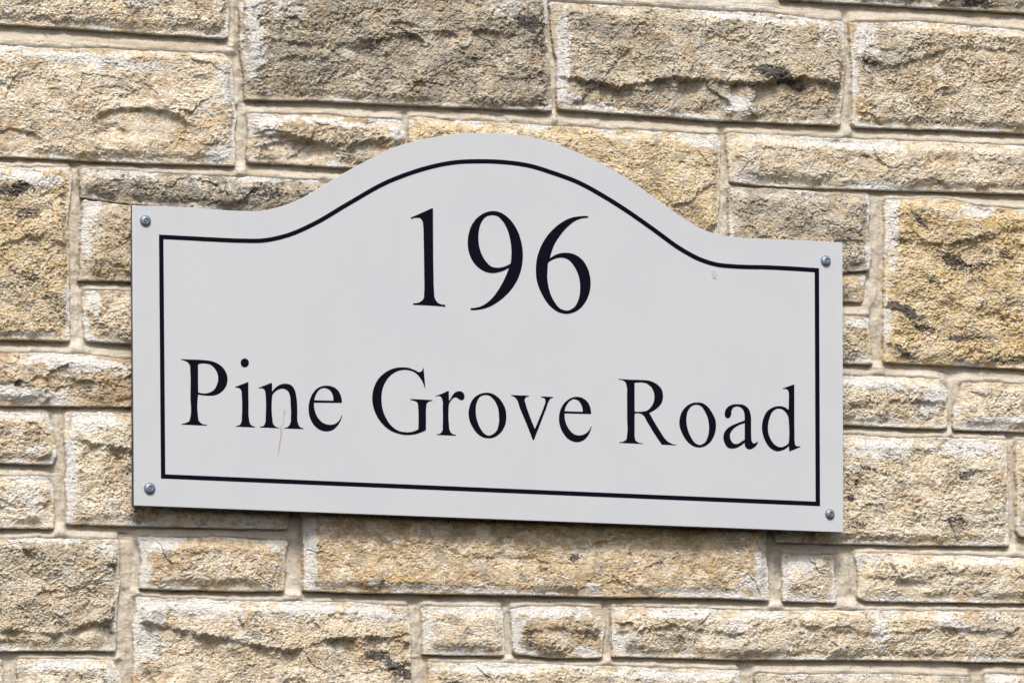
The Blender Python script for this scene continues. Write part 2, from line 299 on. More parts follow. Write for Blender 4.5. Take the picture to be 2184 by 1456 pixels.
# marks on the faces, in photo pixels: (kind, x, y, rx, ry, angle in degrees, strength)
BL = [
 # black crusts
 ('d',1130,55,38,22,10,.9),('d',1150,110,30,16,-20,.5),('d',1225,110,40,14,20,.35),('d',1650,160,70,15,18,.95),('d',1610,195,34,14,60,.5),('d',1270,175,50,10,5,.4),('d',1400,165,60,10,-5,.35),
 ('d',30,405,40,18,0,.9),('d',60,455,34,12,0,.7),('d',60,590,45,14,20,.6),('d',110,640,40,16,20,.5),('d',20,610,30,8,0,.4),
 ('d',2035,560,50,16,30,.85),('d',2075,570,70,9,-12,.7),('d',1930,665,50,14,22,.95),('d',1970,700,40,10,20,.7),('d',2050,722,55,10,-5,.8),('d',2140,545,45,9,10,.7),('d',1960,470,26,9,40,.7),('d',1985,600,34,7,30,.6),('d',2090,650,40,8,-30,.5),('d',1920,750,40,10,30,.8),('d',2140,770,40,8,0,.6),('d',2085,590,30,6,50,.4),
 ('d',2060,1010,34,9,-8,.85),('d',1845,1000,22,6,10,.7),('d',1812,1062,9,9,0,.9),('d',1822,1028,5,8,0,.8),('d',2030,1108,30,7,5,.8),('d',1825,1118,30,9,0,.6),
 ('d',1220,1190,16,8,-20,.9),('d',1150,1215,14,5,-15,.7),('d',1340,1183,9,5,0,.8),('d',965,1175,14,4,0,.7),('d',1475,1222,8,4,0,.8),('d',745,1205,12,5,0,.6),
 ('d',800,1395,30,14,0,.85),('d',850,1425,40,20,20,.85),('d',620,1455,40,8,0,.5),('d',735,1415,20,8,10,.5),
 ('d',35,820,9,8,0,.95),('d',185,830,26,10,0,.5),('d',232,1205,18,10,0,.8),('d',88,1260,10,12,0,.6),('d',60,1160,70,8,0,.4),('d',160,1165,50,8,10,.4),
 ('d',2070,5,50,12,5,.85),('d',1960,100,50,12,-20,.5),('d',1850,130,30,14,0,.6),('d',2070,245,50,8,0,.5),('d',1990,260,50,6,0,.4),
 ('d',560,410,60,20,5,.6),('d',640,420,40,14,0,.6),('d',430,390,60,10,5,.5),('d',300,390,50,12,0,.4),('d',1850,1320,20,14,40,.5),('d',1450,1365,40,14,0,.5),('d',2130,1315,60,14,0,.4),('d',1690,1450,70,10,0,.4),
 ('d',225,560,60,24,0,.4),('d',1500,1400,40,6,0,.4),('d',1130,1370,24,12,30,.6),('d',2080,990,30,10,0,.3),
 # grey weathering
 ('g',640,130,110,70,0,.85),('g',860,60,200,50,0,.5),('g',1280,60,110,40,10,.8),('g',1400,210,180,40,0,.6),('g',1240,190,60,40,0,.6),('g',1600,90,60,60,0,.3),
 ('g',1890,120,70,60,0,.6),('g',760,335,60,18,10,.6),('g',1900,215,60,60,0,.2),('g',1470,480,60,22,20,.6),('g',70,1180,150,40,0,.4),('g',230,1340,40,40,0,.7),
 ('g',2040,520,80,60,0,.35),('g',1700,1450,120,20,0,.5),('g',1440,1370,60,24,0,.5),('g',2110,1340,60,24,0,.5),('g',20,540,40,60,0,.2),
 # ochre / brown patches
 ('o',950,280,60,20,0,.6),('o',1400,380,130,90,20,.6),('o',60,500,80,60,0,.6),('o',1950,520,80,70,0,.6),('o',2120,700,90,70,0,.7),('o',2160,500,40,40,0,.8),('o',860,1235,60,14,0,.7),('o',1310,1140,260,20,2,.35),
 ('o',240,540,50,50,0,.5),('o',1900,350,120,30,0,.25),('o',1650,240,90,20,0,.3),('o',1720,200,60,30,0,.35),('o',840,30,60,10,0,.3),('o',940,70,60,16,0,.3),
 # lime white patches
 ('w',1570,225,40,26,20,.9),('w',2110,55,80,14,0,.8),('w',1845,90,30,60,0,.8),('w',1760,75,50,40,0,.55),('w',200,130,200,18,3,.7),('w',480,180,18,60,0,.75),('w',470,330,50,22,-15,.8),('w',60,385,80,26,0,.85),('w',345,20,50,20,0,.0),
 ('w',290,0,60,20,0,.6),('w',20,30,40,40,0,.5),('w',1080,15,60,30,0,.6),('w',540,60,24,120,0,.85),('w',600,20,60,30,0,.6),('w',850,285,24,24,0,.95),('w',560,270,40,50,0,.7),('w',1310,290,60,10,10,.6),('w',1480,300,70,16,10,.8),
 ('w',1820,310,130,14,3,.8),('w',1870,395,90,12,0,.8),('w',1590,380,60,14,0,.7),('w',2080,450,60,18,0,.85),('w',1900,470,16,120,0,.85),('w',1893,680,10,90,0,.7),
 ('w',1850,820,110,16,3,.9),('w',1990,850,30,50,40,.85),('w',1860,895,70,10,5,.6),('w',2120,900,110,16,-10,.9),('w',1870,955,90,26,0,.85),('w',2060,955,100,24,0,.8),('w',1830,990,22,40,0,.5),('w',2000,1040,60,14,-30,.4),
 ('w',1700,1200,60,22,0,.8),('w',1620,1220,22,70,0,.85),('w',1675,1240,12,60,0,.7),('w',1860,1190,60,12,0,.6),('w',1900,1275,90,10,0,.7),('w',2120,1195,70,16,0,.7),('w',1630,1310,70,14,0,.8),('w',1870,1340,30,60,0,.7),('w',1560,1340,50,50,0,.6),('w',2020,1325,60,22,20,.75),('w',1450,1310,110,16,0,.8),
 ('w',1330,1370,30,30,0,.7),('w',1180,1305,100,16,0,.95),('w',1100,1340,18,50,0,.9),('w',1250,1390,40,10,0,.8),('w',990,1300,80,14,0,.7),('w',980,1390,70,12,0,.8),('w',915,1340,10,50,0,.8),
 ('w',420,1290,110,30,3,.85),('w',640,1300,100,20,0,.8),('w',310,1360,40,60,0,.8),('w',520,1370,230,26,6,.5),('w',800,1310,90,20,0,.7),('w',330,1300,40,30,0,.8),
 ('w',330,1160,50,22,0,.85),('w',305,1215,14,50,0,.85),('w',590,1160,40,16,0,.7),('w',400,1250,40,8,0,.6),('w',230,1170,40,24,0,.6),('w',200,1300,50,50,0,.35),('w',30,1375,90,12,0,.5),
 ('w',60,1270,120,60,0,.35),('w',50,1060,70,50,0,.6),('w',60,1020,70,10,0,.8),('w',200,900,70,22,0,.9),('w',150,1000,14,120,0,.9),('w',240,950,50,14,0,.5),('w',70,960,24,20,0,.7),('w',60,885,90,12,0,.8),('w',50,840,110,18,0,.8),('w',170,775,120,20,5,.9),('w',130,850,20,20,0,.9),
 ('w',190,460,20,40,20,.95),('w',185,520,12,40,0,.8),('w',260,375,120,14,4,.6),('w',540,385,60,16,0,.6),('w',200,640,24,40,0,.7),('w',180,690,12,40,0,.8),('w',230,725,60,6,0,.7),('w',140,640,16,40,0,.7),('w',80,715,90,8,0,.7),
 ('w',660,1180,14,90,0,.95),('w',1000,1258,300,7,1,.8),('w',1500,1262,120,8,1,.9),('w',1260,1255,20,12,0,.9),('w',870,1262,60,6,0,.5),('w',1600,1245,40,26,0,.7),
 ('w',540,1110,60,12,0,.8),('w',270,1110,60,8,0,.6),('w',120,1420,110,14,0,.8),('w',230,1440,20,30,0,.7),('w',1040,1425,130,14,0,.85),('w',1420,1440,160,14,0,.8),('w',1830,1445,60,8,0,.5),('w',2140,1445,50,14,0,.7),
 ('w',700,262,120,10,3,.7),('w',1150,40,30,40,0,.5),('w',1600,40,180,12,3,.7),('w',1200,110,16,110,0,.85),('w',1210,212,40,16,0,.8),('w',1280,225,60,10,0,.8),('w',1430,240,90,8,3,.6),('w',600,215,90,8,2,.5),('w',1780,690,0,0,0,0),('w',1830,690,40,12,0,.8),('w',1840,765,40,10,0,.8),('w',1850,540,14,30,0,.8),('w',1700,425,140,18,3,.5),
]
# relief: ('h', x, y, rx, ry, depth mm) hollow with a sharp upper lip;  ('s', [(x,y)...], drop mm, lower length mm, upper gain)
RL = [
 ('h',300,275,110,42,5.0),('h',640,330,90,30,4.0),('h',575,300,50,20,3.0),('h',790,330,50,26,4.0),
 ('h',110,1080,60,30,1.5),('h',200,1360,60,30,3.0),('h',30,300,60,24,2.5),
 ('s',[(1190,160),(1250,172),(1320,185),(1420,166),(1500,170),(1600,178),(1700,165),(1790,180)],5.5,16,.7),
 ('s',[(287,1320),(400,1345),(520,1370),(620,1385),(700,1360),(800,1355),(880,1370)],3.5,14,.8),
 ('s',[(530,290),(600,285),(660,300),(740,306),(800,292),(865,305)],3.5,9,.6),
 ('s',[(142,930),(200,945),(290,960),(420,960)],3.0,16,.8),
 ('s',[(0,1340),(60,1345),(130,1350),(200,1325),(250,1318)],3.0,9,.6),
 ('s',[(1890,505),(2000,520),(2100,500),(2184,480)],1.8,12,.5),
 ('s',[(0,1062),(40,1078),(117,1064)],2.0,8,.5),
 ('s',[(0,815),(100,800),(200,812),(280,800)],2.0,9,.5),
 ('s',[(1815,860),(1900,850),(2020,856)],2.0,9,.4),
 ('s',[(640,1110),(1640,1140)],1.5,20,.2),
 ('s',[(560,80),(700,95),(860,75),(1000,60),(1160,80)],2.2,18,.5),
 ('s',[(1820,120),(1900,140),(2040,95),(2184,110)],2.0,16,.5),
 ('s',[(0,520),(60,500),(150,520)],2.0,14,.5),
 ('s',[(1310,1345),(1440,1330),(1560,1350),(1700,1330),(1870,1350),(2000,1335),(2184,1350)],1.8,9,.5),
 ('s',[(1825,1225),(1950,1235),(2050,1215),(2184,1230)],1.5,9,.5),
 ('s',[(1090,1345),(1180,1335),(1290,1350)],2.2,7,.5),
]
MM = 1000.0
def px_mm(pts): return unproject(pts, Y_M)*MM
PXMM = np.linalg.norm(px_mm([(1192,728)])-px_mm([(1092,728)]))/100.0
def prep():
    out = []
    for e in BL:
        k, x, y, rx, ry, a, s = e
        if s <= 0: continue
        c0 = px_mm([(x, y)])[0]; out.append((k, c0[0], c0[1], rx*PXMM, ry*PXMM, math.radians(-a), s))
    return out
BLm = prep()
RLm = []
for e in RL:
    if e[0] == 'h':
        c0 = px_mm([(e[1], e[2])])[0]; RLm.append(('h', c0[0], c0[1], e[3]*PXMM, e[4]*PXMM, e[5]))
    else:
        RLm.append(('s', px_mm(e[1]), e[2], e[3], e[4]))

def resample(poly, n):
    P = np.asarray(poly, float); d = np.r_[0, np.cumsum(np.linalg.norm(np.diff(P, axis=0), axis=1))]
    t = np.linspace(0, d[-1], n); return np.stack([np.interp(t, d, P[:, 0]), np.interp(t, d, P[:, 1])], 1)

def stone_outline(sides):
    return [px_mm(s) for s in sides]

wall = bpy.data.objects.new("stone_wall", None); COL.objects.link(wall)
wall.location = (0, Y_M, 0)
wall["label"] = "rock-faced buff sandstone wall with recessed pale mortar joints behind the house sign"
wall["category"] = "wall"

OUT = []           # polygons for the mortar
def build_stone(idx, sides, k):
    rs = np.random.RandomState(100+idx)
    top, rgt, bot, lft = stone_outline(sides)
    bot = bot[::-1]; lft = lft[::-1]
    Wd = 0.5*(np.linalg.norm(top[-1]-top[0])+np.linalg.norm(bot[-1]-bot[0]))
    Hd = 0.5*(np.linalg.norm(lft[-1]-lft[0])+np.linalg.norm(rgt[-1]-rgt[0]))
    step = 3.0 if k.get('coarse') else 0.62
    nu, nv = max(6, int(Wd/step)+1), max(6, int(Hd/step)+1)
    u = np.linspace(0, 1, nu); v = np.linspace(0, 1, nv)
    # extra rows hugging the arrises so the edge is crisp
    eu = 0.25/Wd; ev = 0.25/Hd
    u = np.sort(np.r_[u, eu, 1-eu]); v = np.sort(np.r_[v, ev, 1-ev]); nu += 2; nv += 2
    U, Vv = np.meshgrid(u, v)
    # corner rounding in distances (mm)
    a = U*Wd; bb = Vv*Hd
    for (sa, sb) in ((0, 0), (1, 0), (0, 1), (1, 1)):
        r = min(rs.uniform(0.7, 4.2), Hd*.3, Wd*.3)
        aa = a if sa == 0 else Wd-a; b2 = bb if sb == 0 else Hd-bb
        m = (aa < r) & (b2 < r)
        X = np.clip((r-aa)/r, 0, 1); Y = np.clip((r-b2)/r, 0, 1)
        na = r-r*X*np.sqrt(1-Y*Y/2); nb = r-r*Y*np.sqrt(1-X*X/2)
        aa2 = np.where(m, na, aa); b3 = np.where(m, nb, b2)
        a = aa2 if sa == 0 else Wd-aa2; bb = b3 if sb == 0 else Hd-b3
    U2 = np.clip(a/Wd, 0, 1); V2 = np.clip(bb/Hd, 0, 1)
    def ev_(poly, t):
        P = poly; d = np.r_[0, np.cumsum(np.linalg.norm(np.diff(P, axis=0), axis=1))]; d = d/d[-1]
        return np.stack([np.interp(t, d, P[:, 0]), np.interp(t, d, P[:, 1])], -1)
    T, B, L, R_ = ev_(top, U2), ev_(bot, U2), ev_(lft, V2), ev_(rgt, V2)
    U3, V3 = U2[..., None], V2[..., None]
    P = (1-V3)*T+V3*B+(1-U3)*L+U3*R_-((1-U3)*(1-V3)*top[0]+U3*(1-V3)*top[-1]+(1-U3)*V3*bot[0]+U3*V3*bot[-1])
    X, Z = P[..., 0], P[..., 1]
    # ragged outline: shift points near the edges by noise (mm)
    dl = U*Wd; dr = (1-U)*Wd; dt = Vv*Hd; db = (1-Vv)*Hd
    o = idx*13.7
    rag = k.get('rag', 1.0)
    def en(t, s): return rag*(0.55*perlin(t/26+o, np.full_like(t, s+.5), 1)+0.35*perlin(t/7+o, np.full_like(t, s+7.5), 2)+0.22*perlin(t/2.4+o, np.full_like(t, s+3.3), 3))
    fall = lambda d: np.exp(-d/5.0)
    X = X+fall(dl)*(2.1*en(Z, 1))-fall(dr)*(2.1*en(Z, 21))
    Z = Z+fall(dt)*(1.7*en(X, 41))+fall(db)*(0.6*en(X, 61))
    d = np.minimum(np.minimum(dl, dr), np.minimum(dt, db))
    dsoft = -np.log(np.exp(-dl/4)+np.exp(-dr/4)+np.exp(-dt/4)+np.exp(-db/4))*4
    dsoft = np.maximum(dsoft, 0)
    OUT.append(np.concatenate([np.stack([X[0], Z[0]], 1), np.stack([X[1:, -1], Z[1:, -1]], 1), np.stack([X[-1, -2::-1], Z[-1, -2::-1]], 1), np.stack([X[-2:0:-1, 0], Z[-2:0:-1, 0]], 1)]))
    # ---- relief
    amp = k.get('amp', 0.75); sm = k.get('smoothf', 0.0)
    wx = X+1.3*fbm(X/7+o, Z/7, 3, 1); wz = Z+1.3*fbm(X/7-o, Z/7+50, 3, 4)
    gs = rs.uniform(.85, 1.45); wx = wx/gs; wz = wz/gs
    ang = math.radians(14+rs.uniform(-10, 10)); ca, sa_ = math.cos(ang), math.sin(ang)
    rx = wx*ca+wz*sa_; rz = -wx*sa_+wz*ca
    marg = 2.0+2.6*(fbm(X/12+o, Z/12+o, 3, 2)+0.5)+3.0*rs.rand()*smooth(.0, .7, fbm(X/24, Z/18+o, 2, 5)+.2)
    marg = np.maximum(marg, 0.7)
    # ---- colour zones
    x0, x1, z0, z1 = X.min(), X.max(), Z.min(), Z.max()
    white = (.05+.88*smooth(-.15, .5, fbm(X/30+o, Z/22+5, 3, 0)))*(1-smooth(0, 1, dsoft/(marg*1.7)))+k.get('lime', 0)*0.6+.28*smooth(.15, .7, fbm(X/16+o, Z/10, 4, 3))
    dark = k.get('grey', .1)*.16+.36*smooth(.25, .8, fbm(X/14, Z/6+o, 4, 5))
    och = np.full_like(X, k.get('och', 0.05))+.25*fbm(X/30+o, Z/30, 3, 6)
    grey = np.full_like(X, k.get('grey', .1))*(1+.7*fbm(X/20, Z/14+o, 4, 7))
    grey = np.maximum(grey, .62*smooth(.22, .75, fbm(X/17+o, Z/11, 4, 1)))
    brn = k.get('brown', 0)
    nz = fbm(X/10, Z/6, 4, 2)*.45
    for (kk, cx, cz, rx_, rz_, a_, s) in BLm:
        R2 = 1.7*max(rx_, rz_)
        if cx+R2 < x0 or cx-R2 > x1 or cz+R2 < z0 or cz-R2 > z1: continue
        c_, s_ = math.cos(a_), math.sin(a_)
        ux = ((X-cx)*c_+(Z-cz)*s_)/rx_; uz = (-(X-cx)*s_+(Z-cz)*c_)/rz_
        m = s*smooth(1.45, .35, np.sqrt(ux*ux+uz*uz)+nz)
        if kk == 'w': white = np.maximum(white, m*.95)
        elif kk == 'd': dark = np.maximum(dark, m*.98)
        elif kk == 'o': och = np.maximum(och, m)
        elif kk == 'g': grey = np.maximum(grey, m)
    white = white*(1-.75*smooth(.3, .6, dark))
    env = smooth(0, 1, dsoft/(marg*2.1))                 # 0 at the arris, 1 on the rock face
    ft = np.zeros_like(X); calm = .6*smooth(.5, .85, white)
    for e in RLm:
        if e[0] == 'h':
            _, cx, cz, rx_, rz_, dep = e
            if cx+rx_ < x0 or cx-rx_ > x1 or cz+rz_ < z0 or cz-rz_ > z1 or not (x0 < cx < x1 and z0 < cz < z1): continue
            ux = (X-cx+1.5*fbm(X/9, Z/9, 3, 2))/rx_; uz = (Z-cz+1.5*fbm(X/9, Z/9+30, 3, 3))/rz_
            rr_ = np.sqrt(ux*ux+uz*uz); up = uz > 0
            dip = np.where(up, smooth(0, .20, 1-rr_), smooth(0, .8, 1-rr_))
            calm = np.maximum(calm, .75*dip)
            ft = ft-dep*dip*env*(0.55+0.45*np.clip(uz+.6, 0, 1))
        else:
            _, pl, dr_, Ld, gain = e
            if pl[:, 0].max() < x0 or pl[:, 0].min() > x1: continue
            zc = np.interp(X, pl[:, 0], pl[:, 1])
            if not (z0 < pl[:, 1].mean() < z1): continue
            zc = zc+1.8*fbm(X/7+o, X*0+3, 3, 2)+.6*fbm(X/2+o, Z/2, 2, 4)
            dd = zc-Z; win = smooth(-6, 4, X-pl[:, 0].min())*smooth(-6, 4, pl[:, 0].max()-X)
            mod = 0.35+0.65*smooth(-.35, .45, fbm(X/22+o, X*0, 2, 5))
            ft = ft-dr_*mod*win*env*np.where(dd > 0, smooth(0, 3.2, dd)*np.exp(-np.maximum(dd, 0)/(2.6*Ld)), 0)*1.5
            ft = ft+dr_*gain*mod*win*env*np.where(dd <= 0, np.exp(np.minimum(dd, 0)/(Ld*.8)), np.exp(-np.maximum(dd, 0)/2.0))
    fb, rb = facets((wx*ca+wz*sa_+4*fbm(X/20, Z/20+o, 2, 3))/46+o, (wz*ca-wx*sa_+4*fbm(X/20+o, Z/20, 2, 5))/27, 1, .45, .09, .12)
    big = (fbm(X/48+o, Z/34, 3, 3)*2.4+7.0*fb)*amp/0.75
    rough = rs.uniform(.75, 1.12)*(.50+.62*smooth(-.45, .3, fbm(X/26, Z/18+o, 3, 6)))
    f0, r0 = facets(rx/21+o, rz/13, 0, .55, .5, .10)
    f1, r1 = facets(rx/8.0+o, rz/5.6, 2, .60, .24, .10)
    f2, r2 = facets(rx/3.7, rz/2.8+o, 4, .66, .36, .08)
    f3, r3 = facets(rx/1.9+o, rz/1.5, 6, .7, .5, .05)
    pillow = (2.6+1.8*amp)*smooth(0, 1, (dsoft-marg*.35)/8.0)
    h = pillow+ft+env*(big+amp*(1-sm*.6)*(1-calm)*rough*(2.0*f0/rough+1.9*f1+1.45*f2+1.0*f3+1.4*np.abs(perlin(wx/4.8+o, wz/3.8, 3))+1.3*np.abs(perlin(wx/2.7, wz/2.2+o, 5))+.7*np.abs(perlin(X/1.7, Z/1.5+o, 7))-1.3*smooth(.18, .5, perlin(wx/2.3+o, wz/2.0, 2))-.8))
    h = h+(0.16+0.1*env)*fbm(X/1.6, Z/1.1, 2, 6)+0.35*(1-env)*fbm(X/8, Z/4+o, 3, 1)
    for _ in range(int(1+Wd*Hd/2600)):
        cx, cz = rs.uniform(x0+8, x1-8), rs.uniform(z0+6, z1-6); rx_, rz_ = rs.uniform(7, 26), rs.uniform(4, 10); dep = rs.uniform(.8, 2.6)
        ux = (X-cx+3.5*fbm(X/10, Z/10+o, 3, 2))/rx_; uz = (Z-cz+3.0*fbm(X/10+o, Z/10+30, 3, 3)+.2*(X-cx)*rs.uniform(-1, 1))/rz_
        q_ = 1-np.sqrt(ux*ux+uz*uz)
        h = h-amp*dep*env*np.where(uz > 0, smooth(0, .35, q_), smooth(0, .9, q_))
    h = h-0.9*np.exp(-d/0.45)-k.get('drop', 0.0)+rs.uniform(-.6, .6)
    h = np.where(h > 12, 12+2.6*np.tanh((h-12)/2.6), h)
    h = np.maximum(h, -3.5)
    tone = np.clip(.62+.5*fbm(X/34+o, Z/26, 3, 4)-brn*.8+rs.uniform(-.12, .12), 0, 1)
    grain = np.clip(.34*r1+.38*r2+.30*r3-brn*.3, 0, 1)
    n0 = nu*nv
    Vt = np.stack([X, -h, Z], -1).reshape(-1, 3)/MM
    ii = np.arange(n0).reshape(nv, nu)
    F = np.stack([ii[:-1, :-1], ii[1:, :-1], ii[1:, 1:], ii[:-1, 1:]], -1).reshape(-1, 4)
    ringi = np.r_[ii[0, :-1], ii[:-1, -1], ii[-1, :0:-1], ii[:0:-1, 0]]
    nr = len(ringi)
    sk = Vt[ringi].copy(); sk[:, 1] = 0.018
    sk2 = np.arange(nr)+n0; nx = np.roll(np.arange(nr), -1)
    F2 = np.stack([ringi, ringi[nx], sk2[nx], sk2], 1)
    A1 = np.stack([white, dark, np.clip(och, 0, 1)], -1).reshape(-1, 3); A2 = np.stack([np.clip(grey*(.55+.9*grain), 0, 1), tone, grain], -1).reshape(-1, 3)
    ob = mesh_obj("stone_block", np.r_[Vt, sk], np.r_[F, F2], M_STONE, wall,
                  {"zoneA": np.r_[A1, A1[ringi]], "zoneB": np.r_[A2, A2[ringi]]})
    lab = STONE_LABELS.get(idx)
    if lab: ob["label"] = lab
    return ob
STONE_LABELS = {1: "large dark grey weathered block", 2: "large block with a black crust streak along its lower ledge",
                5: "long pale block with a shallow scooped hollow", 9: "grey speckled block", 11: "large yellow ochre block with black crusts",
                18: "thin grey weathered block", 27: "long smooth tan block", 28: "small square pale block", 32: "small brown block with a white top edge"}
for i, (sd_, k) in enumerate(S): build_stone(i, sd_, k)

# ------------------------------------------------------------------ mortar bed
def build_mortar():
    st = 0.95
    lo = px_mm([(-620, -600)])[0]; hi = px_mm([(2820, 2080)])[0]
    vis0 = px_mm([(-70, -70)])[0]; vis1 = px_mm([(2254, 1530)])[0]
    xs = np.r_[np.arange(lo[0]-10, vis0[0]-10, 4.0), np.arange(vis0[0]-10, vis1[0]+10, st), np.arange(vis1[0]+10, hi[0]+10, 4.0)]
    zs = np.r_[np.arange(lo[1]+40, vis0[1]+10, -4.0), np.arange(vis0[1]+10, vis1[1]-30, -st), np.arange(vis1[1]-30, hi[1]-40, -4.0)]
    # raster of the stones on a uniform 1 mm grid
    g = 1.0
    gx = np.arange(xs[0]-5, xs[-1]+5, g); gz = np.arange(zs[0]+5, zs[-1]-5, -g)
    M = np.zeros((len(gz), len(gx)), bool)
    for P in OUT:
        x0, x1 = P[:, 0].min(), P[:, 0].max(); z0, z1 = P[:, 1].min(), P[:, 1].max()
        ia, ib = np.searchsorted(gx, x0), np.searchsorted(gx, x1)
        ja = max(0, int((gz[0]-z1)/g)); jb = min(len(gz), int((gz[0]-z0)/g)+2)
        if ib <= ia or jb <= ja: continue
        Q = P[::3]; sx = gx[ia:ib]
        for j in range(ja, jb):
            zz = gz[j]; a, b_ = Q, np.roll(Q, -1, 0)
            c_ = (a[:, 1] > zz) != (b_[:, 1] > zz)
            xc = a[c_, 0]+(zz-a[c_, 1])/(b_[c_, 1]-a[c_, 1])*(b_[c_, 0]-a[c_, 0])
            if len(xc) < 2: continue
            M[j, ia:ib] |= (np.sum(xc[None, :] > sx[:, None], 1) % 2) == 1
    big = 400.0
    def scan(Mm):
        D = np.full(Mm.shape, big); cur = np.full(Mm.shape[1], big)
        for j in range(Mm.shape[0]):
            cur = np.where(Mm[j], 0, cur+g); D[j] = cur
        return D
    du = scan(M); dd = scan(M[::-1])[::-1]
    dl = scan(M.T).T; dr = scan(M.T[::-1])[::-1].T
    vg = du+dd; hg = dl+dr
    t = np.clip(du/np.maximum(vg, 1), 0, 1)
    hz = smooth(-.15, .25, (hg-vg)/(hg+vg+1e-3))              # 1 in bed joints
    dep_bed = 7.0*(1-smooth(0, 1, t*1.02))**1.0+0.7-1.0*smooth(.75, 1, t)
    s = np.clip(dl/np.maximum(hg, 1), 0, 1)
    dep_vert = 3.4+2.2*np.abs(s-.5)*2
    dep = hz*dep_bed+(1-hz)*dep_vert
    flush = hz*smooth(.55, .95, t)+(1-hz)*.08
    und = hz*(1-smooth(0, .3, t))
    # soften
    def blur(A, n):
        for _ in range(n):
            A = (A+np.roll(A, 1, 0)+np.roll(A, -1, 0)+np.roll(A, 1, 1)+np.roll(A, -1, 1))/5
        return A
    dep = blur(dep, 4); flush = blur(flush, 4); hz = blur(hz, 6)
    X, Z = np.meshgrid(xs, zs)
    fi = (X-gx[0])/g; fj = (gz[0]-Z)/g
    i0 = np.clip(fi.astype(int), 0, len(gx)-2); j0 = np.clip(fj.astype(int), 0, len(gz)-2); a = fi-i0; b_ = fj-j0
    samp = lambda A: A[j0, i0]*(1-a)*(1-b_)+A[j0, i0+1]*a*(1-b_)+A[j0+1, i0]*(1-a)*b_+A[j0+1, i0+1]*a*b_
    D = samp(dep); FL = samp(flush); HZ = samp(hz); UN = samp(blur(und, 1))
    inside = samp(blur(M.astype(float), 1))
    D = D+HZ*(.55*fbm(X/30, Z/3.0, 4, 2)+.25*fbm(X/9, Z/1.2, 3, 3))+(1-HZ)*(.9*fbm(X/5, Z/12, 4, 2))+.26*fbm(X/2.2, Z/2.0, 3, 6)+.9*fbm(X/14, Z/12, 4, 5)
    D = np.where(inside > .9, 9.0, np.maximum(D, -.4))
    # splits and shrinkage lines
    crack = np.abs(fbm(X/45+3, Z/5.0, 4, 5)); dirt = HZ*smooth(.022, .0, crack)*smooth(-.1, .5, fbm(X/24, Z/24, 2, 1))
    D = D+dirt*.9
    Vt = np.stack([X, D, Z], -1).reshape(-1, 3)/MM
    ny, nx = X.shape; ii = np.arange(nx*ny).reshape(ny, nx)
    F = np.stack([ii[:-1, :-1], ii[1:, :-1], ii[1:, 1:], ii[:-1, 1:]], -1).reshape(-1, 4)
    keep = (inside[:-1, :-1] < .93) | (inside[1:, 1:] < .93)
    F = F[keep.ravel()]
    A = np.stack([np.clip(FL, 0, 1), np.clip(dirt, 0, 1), np.clip(HZ, 0, 1)], -1).reshape(-1, 3)
    mesh_obj("mortar", Vt, F, M_MORT, wall, {"zoneA": A}, smooth=True)
    # solid backing the blocks are bedded in
    x0, x1, z0, z1 = xs[0]/MM, xs[-1]/MM, zs[-1]/MM, zs[0]/MM
    v = [(x, y, z) for y in (.0185, .10) for z in (z0, z1) for x in (x0, x1)]
    f = [(0, 1, 3, 2), (4, 6, 7, 5), (0, 4, 5, 1), (2, 3, 7, 6), (0, 2, 6, 4), (1, 5, 7, 3)]
    mesh_obj("wall_core", v, f, M_MORT, wall)
build_mortar()

# ------------------------------------------------------------------ the sign
sign = bpy.data.objects.new("house_sign", None); COL.objects.link(sign)
sign.location = (0, 0, 0)
sign["label"] = "off-white arched house sign reading 196 Pine Grove Road, screwed to the stone wall"
sign["category"] = "sign"

def catmull(pts, corner, closed=True, n=9):
    """smooth closed contour through pts; corner[i] True breaks the tangent"""
    N = len(pts); out = []
    P = np.asarray(pts, float)
    for i in range(N if closed else N-1):
        p1, p2 = P[i], P[(i+1) % N]
        c1, c2 = corner[i], corner[(i+1) % N]
        L = np.linalg.norm(p2-p1)
        if c1 and c2: out.append(p1); continue
        p0 = P[i-1] if (i > 0 or closed) else p1; p3 = P[(i+2) % N] if (closed or i+2 < N) else p2
        def tan(a, b_, c_):
            d1 = np.linalg.norm(b_-a)+1e-9; d2 = np.linalg.norm(c_-b_)+1e-9
            v = ((b_-a)/d1*d2+(c_-b_)/d2*d1)/(d1+d2); return v
        m1 = (p2-p1)/L if c1 else tan(p0, p1, p2)
        m2 = (p2-p1)/L if c2 else tan(p1, p2, p3)
        if c1: m1 = 2*(p2-p1)/L-m2 if not c2 else m1
        if c2 and not c1: m2 = 2*(p2-p1)/L-m1
        for s in np.linspace(0, 1, n, endpoint=False):
            h00 = 2*s**3-3*s**2+1; h10 = s**3-2*s**2+s; h01 = -2*s**3+3*s**2; h11 = s**3-s**2
            out.append(h00*p1+h10*L*m1+h01*p2+h11*L*m2)
    if not closed: out.append(P[-1])
    return np.array(out)

def parse(s):
    pts, co = [], []
    for w in s.split():
        c_ = w.endswith('*'); w = w.rstrip('*'); x, y = w.split(','); pts.append((float(x), float(y))); co.append(c_)
    return pts, co

def contour(s, off, sc, n=9):
    pts, co = parse(s)
    c_ = catmull(pts, co, True, n)/sc+np.array(off)
    keep = np.linalg.norm(c_-np.roll(c_, 1, 0), axis=1) > 1e-4
    return unproject(c_[keep], 0.0)

